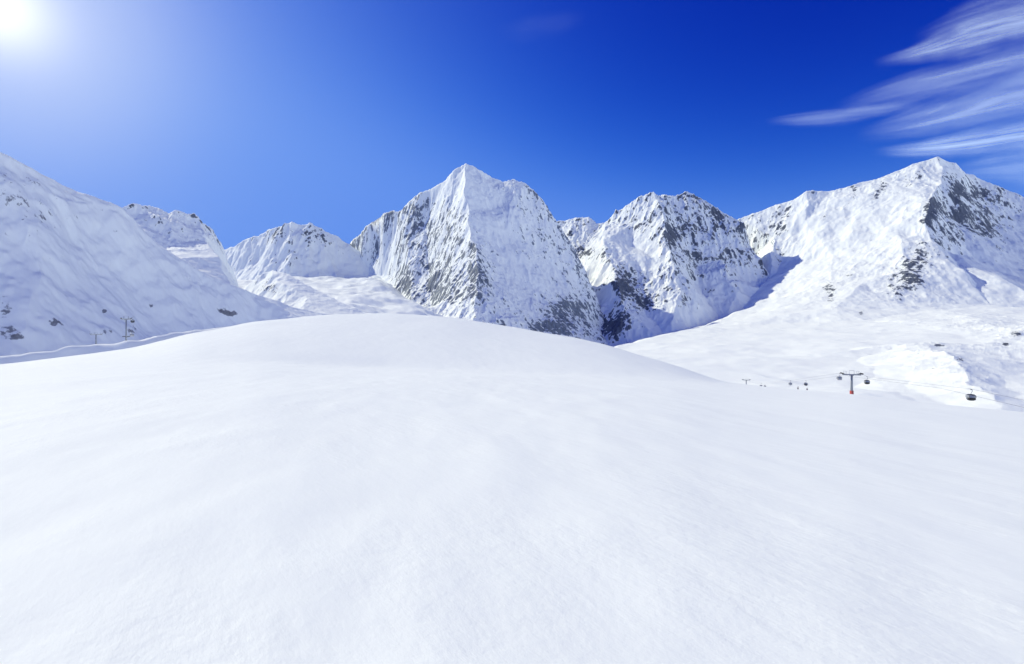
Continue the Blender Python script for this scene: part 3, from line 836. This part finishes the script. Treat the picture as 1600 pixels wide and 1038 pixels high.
# right-hand gondola line: plan x = 125.4 + 0.347 (Y - 168)
LX = lambda Y: 125.4 + 0.347 * (Y - 168.0)
LZ = lambda Y: EYE + np.interp(Y, [40, 107, 163, 168, 236, 337, 400, 520], [-14.2, -13.3, -15.9, -15.1, -25.0, -38.4, -41.6, -63])
ang = -math.atan(0.347)
px_r, py_r = math.cos(ang), math.sin(ang)          # unit vector across the line
ARM = 2.9
pyl = make_pylon('grey T-shaped lift pylon with a red padded foot on the snow edge', 7.8, ARM)
pyl.location = (LX(168), 168, float(LZ(168)) - 7.8 - .75); pyl.rotation_euler = (0, 0, ang)
far = make_pylon('small distant T-shaped lift pylon furthest down the gondola line', 7.8, ARM, red=False)
far.location = (LX(400), 400, float(LZ(400)) - 7.8 - .75); far.rotation_euler = (0, 0, ang)
cab0 = make_cabin('', M_BLACK)
cab1 = make_cabin('', M_PALE)
spots = [(107, 1, 'large black-bottomed gondola hanging lowest at the right, over the snow rim'),
         (163, 1, 'black gondola cabin just right of the red-footed pylon'),
         (171, -1, 'pale grey gondola cabin close left of the red-footed pylon'),
         (236, 1, 'dark gondola cabin above the two skiers'),
         (241, -1, 'faint gondola cabin just left of the one above the skiers'),
         (337, 1, 'tiny dark gondola cabin between the far pylon and the skiers'),
         (319, -1, 'tiniest faint gondola cabin, touching the left side of the dark one near the far pylon')]
for i, (Y, side, label) in enumerate(spots):
    c = cab0 if i == 0 else cab1 if i == 2 else copy_tree(cab0 if side > 0 else cab1)
    c['label'] = label
    c.scale = (0.74, 0.74, 0.74)
    c.location = (LX(Y) + side * ARM * px_r, Y + side * ARM * py_r, float(LZ(Y)) - 0.02)
    c.rotation_euler = (0, 0, ang)
for side, label in ((1, 'thin steel rope carrying the black gondola cabins at the right'), (-1, 'thin steel rope carrying the pale gondola cabins on the far side of the line')):
    rope('haul_rope', [(LX(Y) + side * ARM * px_r, Y + side * ARM * py_r, float(LZ(Y))) for Y in (40, 70, 107, 130, 163, 168, 195, 236, 260, 290, 337, 365, 400, 450, 520)], label)

# left-hand lift at the foot of the shaded slope
q1 = P(197, 498, 215); q2 = P(150, 522, 330)
lh = 14.0
pl = make_pylon('tall thin lift pylon with a second lower arm against the shaded hillside', 14.0, 1.7, red=False, low_arm=True, r=.3)
d = q2 - q1; la = -math.atan2(d[0], d[1])
pl.location = (q1[0], q1[1], q1[2] - 14.4); pl.rotation_euler = (0, 0, la)
pl2 = make_pylon('short T-shaped lift pylon left of the tall one, below the shaded hillside', 9.0, 3.2, red=False, r=.45)
pl2.location = (q2[0], q2[1], q2[2] - 9.5); pl2.rotation_euler = (0, 0, la)
lx, ly2 = math.cos(la), math.sin(la)
for i, (px, py, Y, label) in enumerate([(207, 496, 224, 'dark gondola cabin beside the top of the tall left pylon'), (206, 518, 236, 'greyish gondola cabin beside the lower arm of the tall left pylon')]):
    c = copy_tree(cab0 if i == 0 else cab1); c['label'] = label; c.scale = (0.74, 0.74, 0.74)
    p = P(px, py, Y); c.location = tuple(p); c.rotation_euler = (0, 0, la)
    # each cabin's own piece of rope, up to its pylon arm
    e = np.array([q1[0] + 1.7 * lx, q1[1] + 1.7 * ly2, q1[2] + .5 - (0 if i == 0 else 8.0)])
    p_b = p + (p - e) * 3.0 + np.array([0, 0, 1.0])
    rope('haul_rope', [tuple(e), tuple(p), tuple(p_b)], ['thin rope holding the dark cabin beside the tall left pylon', 'thin rope holding the greyish cabin at the tall left pylon'][i])


def make_person(label, mat, pose):
    root = empty('person', (0, 0, 0), 0, label, 'person', 'skiers on the snow edge')
    s = pose
    J = [(0, 0, .95), (0, .02, 1.15), (0, .03, 1.38), (0, .03, 1.5), (0, .02, 1.58), (0, 0, 1.68),
         (.19, .03, 1.4), (.27, .1 * s, 1.14), (.3, .32, 1.0), (-.19, .03, 1.4), (-.27, -.08 * s, 1.14), (-.3, .28, 1.0),
         (.1, 0, .88), (.12, .1, .48), (.12, .02, .08), (.12, .2, .03), (-.1, 0, .88), (-.13, .12 * s, .48), (-.13, 0, .08), (-.13, .18, .03)]
    E = [(0, 1), (1, 2), (2, 3), (3, 4), (4, 5), (2, 6), (6, 7), (7, 8), (2, 9), (9, 10), (10, 11), (0, 12), (12, 13), (13, 14), (14, 15), (0, 16), (16, 17), (17, 18), (18, 19)]
    rad = [.15, .14, .16, .06, .09, .1, .075, .055, .045, .075, .055, .045, .1, .075, .06, .045, .1, .075, .06, .045]

    def skin(name, idx, grow, m):
        mp = {k: i for i, k in enumerate(idx)}
        me = bpy.data.meshes.new(name)
        me.from_pydata([J[k] for k in idx], [(mp[a], mp[b]) for a, b in E if a in mp and b in mp], [])
        o = bpy.data.objects.new(name, me); COL.objects.link(o); o.parent = root
        md = o.modifiers.new('skin', 'SKIN')
        sv = me.skin_vertices[0] if me.skin_vertices else None
        if sv is None:
            bmx = bmesh.new(); bmx.from_mesh(me); ly = bmx.verts.layers.skin.verify()
            bmx.to_mesh(me); bmx.free(); sv = me.skin_vertices[0]
        for k, i in mp.items():
            sv.data[i].radius = (rad[k] + grow, rad[k] + grow)
            sv.data[i].use_root = (i == 0)
        o.modifiers.new('sub', 'SUBSURF').levels = 1
        me.materials.append(m)
        return o
    skin('body', list(range(20)), 0.0, M_SKIN)
    skin('jacket', [0, 1, 2, 6, 7, 8, 9, 10, 11], .025, mat)
    skin('trousers', [0, 12, 13, 14, 16, 17, 18], .025, M_TROUS)
    MB().loft([(1.64, .11, .12), (1.72, .125, .14), (1.8, .1, .11), (1.84, .04, .05)], ex=2).build('helmet', M_HELM, root, True)
    for sx in (.12, -.13):
        MB().box((sx, .08, .07), (.13, .32, .16), 0, .03).build('ski_boot', M_DARK, root)
    return root


for (px, Y, mat, pose, rz, label) in [(1247, 197, M_JACKET[0], 1, 0.6, 'skier in dark clothing standing on the snow edge, left of the pair'),
                                      (1261, 200, M_JACKET[1], -1, -1.0, 'skier in greyish clothing standing right of the other one, under the gondola')]:
    p = make_person(label, mat, pose)
    ys = np.linspace(185, 235, 101); xs = (px - 800) / F * ys
    Y = float(ys[np.argmax((field_z(xs, ys) - EYE) / ys)])      # the snow edge itself
    x = (px - 800) / F * Y
    p.location = (x, Y, float(field_z(np.array([x]), np.array([float(Y)]))[0]) + 0.0); p.rotation_euler = (0, 0, rz)


# ------------------------------------------------------------------ air: thin ice haze that scatters towards the sun
def build_haze():
    bm = bmesh.new()
    x0, x1, y0, y1, z0, z1 = -8100, 8100, -8100, 8100, -560, 1850
    bmesh.ops.create_cube(bm, size=1.0)
    for v in bm.verts:
        v.co = (x0 if v.co.x < 0 else x1, y0 if v.co.y < 0 else y1, z0 if v.co.z < 0 else z1)
    me = bpy.data.meshes.new('haze'); bm.to_mesh(me); bm.free()
    m = bpy.data.materials.new('haze_air'); m.use_nodes = True
    nt = m.node_tree; nt.nodes.clear()
    out = nt.nodes.new('ShaderNodeOutputMaterial'); v = nt.nodes.new('ShaderNodeVolumePrincipled')
    v.inputs['Color'].default_value = (0.86, 0.92, 1.0, 1)
    v.inputs['Density'].default_value = 0.45e-5
    v.inputs['Anisotropy'].default_value = 0.85
    nt.links.new(v.outputs[0], out.inputs['Volume'])
    me.materials.append(m)
    o = bpy.data.objects.new('haze', me); COL.objects.link(o)
    tag(o, 'thin bright mountain haze filling the valley air', 'haze', kind='stuff')


build_haze()
